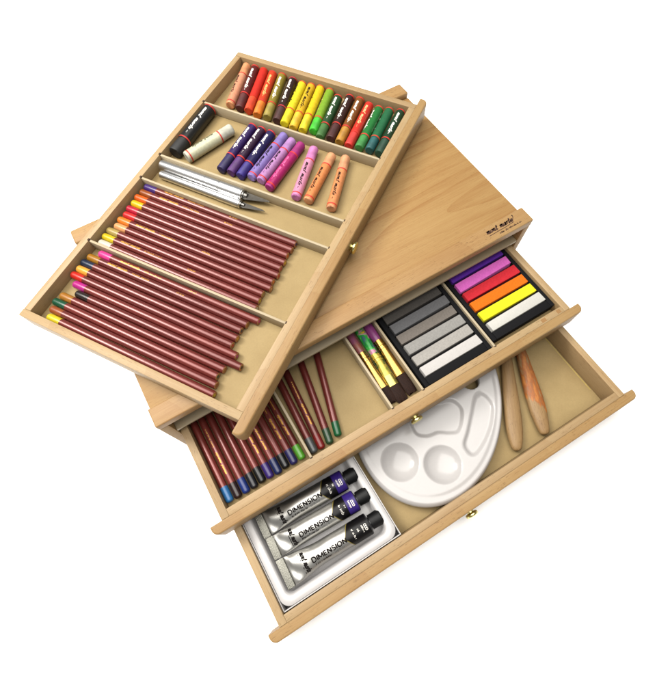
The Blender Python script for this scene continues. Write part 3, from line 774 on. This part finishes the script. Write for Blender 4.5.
# ------------------------------------------------------------------ palette
def sdpoly(px, py, poly):
    d = 1e9; ins = False; n = len(poly)
    for i in range(n):
        ax, ay = poly[i]; bx_, by_ = poly[(i+1) % n]
        ex, ey = bx_-ax, by_-ay; wx, wy = px-ax, py-ay
        t_ = max(0, min(1, (wx*ex+wy*ey)/(ex*ex+ey*ey+1e-9))); d = min(d, math.hypot(wx-ex*t_, wy-ey*t_))
        if (ay > py) != (by_ > py) and px < (bx_-ax)*(py-ay)/(by_-ay)+ax: ins = not ins
    return -d if ins else d
def smooth(t_): t_ = max(0, min(1, t_)); return t_*t_*(3-2*t_)
PCX, PCY, PA, PB, PTH = 228.2, -80.2, 105.8, 76.6, .9
pal = thing('palette', 'oval white plastic paint palette with round bowls and thumb hole', 'palette', (PCX, PCY, FB), 0)
well1 = catmull([(222, -83), (233, -90), (248, -96), (252, -108), (246, -118), (235, -126), (226, -123), (217, -117), (206, -114.5), (198, -107), (199, -95), (204, -78), (214, -70), (222, -83)], 4)
well2 = catmull([(281, -112), (280, -123), (268, -136), (253, -146), (238, -152), (231, -150), (231, -139), (242, -130), (257, -117), (270, -106), (278, -106), (281, -112)], 4)
well3 = catmull([(170, -60), (190, -70), (192, -88), (170, -92), (158, -80), (170, -60)], 4)
well4 = catmull([(240, -70), (262, -85), (280, -62), (270, -40), (245, -48), (240, -70)], 4)
bowls = [(169.6, -120.6, 16.6), (202.8, -143.4, 16.6), (190, -40, 18), (225, -25, 18)]
c9, s9 = math.cos(PTH), math.sin(PTH)
def ptop(x, y, rho):
    zt_ = 15.8
    edge = (1-rho)*82
    zt_ -= 3.2*(1-smooth(edge/3.0))**2          # rounded-down lip
    zt_ -= .7*(1-smooth((edge-6)/2.5))        # fine raised bead inside the lip
    for bx_, by_, r in bowls:
        d = math.hypot(x-bx_, y-by_)/r
        if d < 1.12: zt_ -= 6.4*math.sqrt(max(0, 1-min(1, d)**2)) if d < .94 else 6.4*.341*(1-smooth((d-.94)/.18))
    for wl in (well1, well2, well3, well4):
        q = sdpoly(x, y, wl)
        zt_ -= 3.2*(1-smooth((q+2.8)/4.2))
    return zt_
bm = bmesh.new(); NR, NA = 100, 300
ctr = bm.verts.new((0, 0, ptop(PCX, PCY, 0))); prev = None; top_rings = []
for i in range(1, NR+1):
    rho = i/NR; ring = []
    for j in range(NA):
        a = 2*math.pi*j/NA; uu, vv = PA*rho*math.cos(a), PB*rho*math.sin(a)
        x, y = c9*uu-s9*vv, s9*uu+c9*vv
        ring.append(bm.verts.new((x, y, ptop(PCX+x, PCY+y, rho))))
    if prev is None:
        for j in range(NA): bm.faces.new((ctr, ring[j], ring[(j+1) % NA]))
    else:
        for j in range(NA): bm.faces.new((prev[j], ring[j], ring[(j+1) % NA], prev[(j+1) % NA]))
    prev = ring
# skirt down to the floor and a closed underside
for dz, sc in ((9.5, 1.003), (7.0, 1.004), (4.0, 1.0), (4.0, .5)):
    ring = []
    for j in range(NA):
        a = 2*math.pi*j/NA; uu, vv = PA*sc*math.cos(a), PB*sc*math.sin(a)
        ring.append(bm.verts.new((c9*uu-s9*vv, s9*uu+c9*vv, dz)))
    for j in range(NA): bm.faces.new((prev[j], ring[j], ring[(j+1) % NA], prev[(j+1) % NA]))
    prev = ring
bm.faces.new(prev)
bmesh.ops.recalc_face_normals(bm, faces=bm.faces)
po = obj('palette_plate', bm, WHITEP, pal, angle=70)
cut = obj('cutter', (lambda b: (bmesh.ops.create_cone(b, cap_ends=True, segments=48, radius1=9.2, radius2=9.8, depth=40), move(b, 276.5-PCX, -90.0-PCY, 10))[1])(bmesh.new()), WHITEP)
cut.location = pal.location
bpy.context.view_layer.update()
md = po.modifiers.new('hole', 'BOOLEAN'); md.object = cut; md.operation = 'DIFFERENCE'; md.solver = 'EXACT'
dg = bpy.context.evaluated_depsgraph_get(); dg.update()
me = bpy.data.meshes.new_from_object(po.evaluated_get(dg)); po.modifiers.clear(); po.data = me
bpy.data.objects.remove(cut)

# ------------------------------------------------------------------ wooden modelling tools
TOOLW = wood('plain_tool_wood', srgb(204, 168, 116, .45), srgb(146, 104, 60, .45), 'x', ring=.12, ringscale=900., z0=.02, fleck=.5)
STAIN = wood('stained_tool_wood', srgb(204, 168, 116, .45), srgb(146, 104, 60, .45), 'x', ring=.12, ringscale=900., z0=.02, fleck=.5)
nt = STAIN.node_tree; b = nt.nodes['Principled BSDF']; src = b.inputs['Base Color'].links[0].from_socket
tc = N(nt, 'ShaderNodeTexCoord'); sp = N(nt, 'ShaderNodeSeparateXYZ'); nt.links.new(tc.outputs['Object'], sp.inputs[0])
mp = N(nt, 'ShaderNodeMapping'); mp.inputs['Scale'].default_value = (60, 260, 260); nt.links.new(tc.outputs['Object'], mp.inputs['Vector'])
nz = N(nt, 'ShaderNodeTexNoise', Scale=1., Detail=5., Roughness=.65); nt.links.new(mp.outputs[0], nz.inputs['Vector'])
f = math_node(nt, 'ADD', math_node(nt, 'MULTIPLY', sp.outputs[0], 60.), math_node(nt, 'MULTIPLY', nz.outputs[0], 1.1))
f = math_node(nt, 'ADD', f, math_node(nt, 'MULTIPLY', sp.outputs[1], -70.))
mask = ramp(nt, f, 2.25, 2.5)
mask = math_node(nt, 'MULTIPLY', mask, math_node(nt, 'ADD', ramp(nt, nz.outputs[0], .38, .5), .12))
oc = mixc(nt, ramp(nt, nz.outputs[0], .36, .62), srgb(150, 58, 22, .45), srgb(226, 142, 66, .45))
nt.links.new(mixc(nt, math_node(nt, 'MINIMUM', mask, .92), src, oc), b.inputs['Base Color'])
def tool(label, tip, back, secs, mat):
    L = math.hypot(back[0]-tip[0], back[1]-tip[1]); h = math.atan2(back[1]-tip[1], back[0]-tip[0])
    t = thing('modelling_tool', label, 'modelling tool', (tip[0], tip[1], FB), h, 'wooden modelling tools in the bottom drawer')
    obj('tool_shaft', loft(bmesh.new(), [(x, w, hh, 0, 5.6) for x, w, hh in secs], 36, 2.15), mat, t, angle=60)
s1 = [(0, .6, .5), (.6, 3.0, 2.2), (2.2, 4.6, 3.2), (5, 5.6, 3.9), (12, 7.2, 4.7), (22, 8.3, 5.2), (34, 8.6, 5.5), (50, 8.1, 5.6), (70, 7.2, 5.4), (90, 6.2, 5.0), (110, 5.0, 4.4), (125, 3.6, 3.6), (127, 1.5, 1.5)]
tool('plain pale wooden modelling tool with blunt tip, beside the palette', (274.6, -170.2), (346.0, -62.0), s1, TOOLW)
s2 = [(0, .6, .5), (.6, 3.3, 2.2), (2.2, 4.8, 3.0), (5, 5.6, 3.6), (12, 7.0, 4.4), (24, 8.6, 5.1), (40, 8.8, 5.5), (60, 7.6, 5.4), (80, 6.2, 5.0), (100, 4.6, 4.4), (112, 3.4, 3.4), (114, 1.4, 1.4)]
tool('wooden modelling tool stained orange along its shaft, right of the plain one', (308.8, -172.2), (357.0, -68.0), s2, STAIN)

# ------------------------------------------------------------------ light
w = bpy.data.worlds.new('World'); scene.world = w; w.use_nodes = True
w.node_tree.nodes['Background'].inputs[0].default_value = (1.0, .985, .96, 1)
w.node_tree.nodes['Background'].inputs[1].default_value = .32
def area(name, loc, target, size, power, col=(1, .97, .92), sy=None):
    l = bpy.data.lights.new(name, 'AREA'); l.energy = power; l.color = col; l.size = size
    if sy: l.shape = 'RECTANGLE'; l.size_y = sy
    o = bpy.data.objects.new(name, l); COL.objects.link(o); o.location = loc
    o.rotation_euler = (Vector(target)-Vector(loc)).to_track_quat('-Z', 'Y').to_euler(); return o
area('key_softbox', (-.45, .70, 1.25), (.18, .05, .05), .5, 27, sy=.5)
area('overhead_softbox', (.1, .1, 1.75), (.2, .0, .0), 1.9, 58, sy=1.7)

# ------------------------------------------------------------------ camera (solved from the photograph's edges)
cam = bpy.data.cameras.new('camera'); co = bpy.data.objects.new('camera', cam); COL.objects.link(co)
rx, ry, rz = .401, .026, -.54
Rm = Matrix.Rotation(rz, 3, 'Z') @ Matrix.Rotation(ry, 3, 'Y') @ Matrix.Rotation(rx, 3, 'X')
M4 = Rm.to_4x4(); M4.translation = Vector((93.545, -150.878, 349.984+G))*S
co.matrix_world = M4
cam.sensor_width = 36; cam.sensor_fit = 'AUTO'
cam.lens = 436.416/700*36
cam.shift_x = (335-336.66)/700; cam.shift_y = (350.816-350)/700
cam.clip_start = .01; cam.clip_end = 100
scene.camera = co
scene.view_settings.view_transform = 'Standard'; scene.view_settings.look = 'None'
scene.view_settings.exposure = 0; scene.view_settings.gamma = 1
scene.cycles.use_denoising = True
scene.cycles.max_bounces = 8
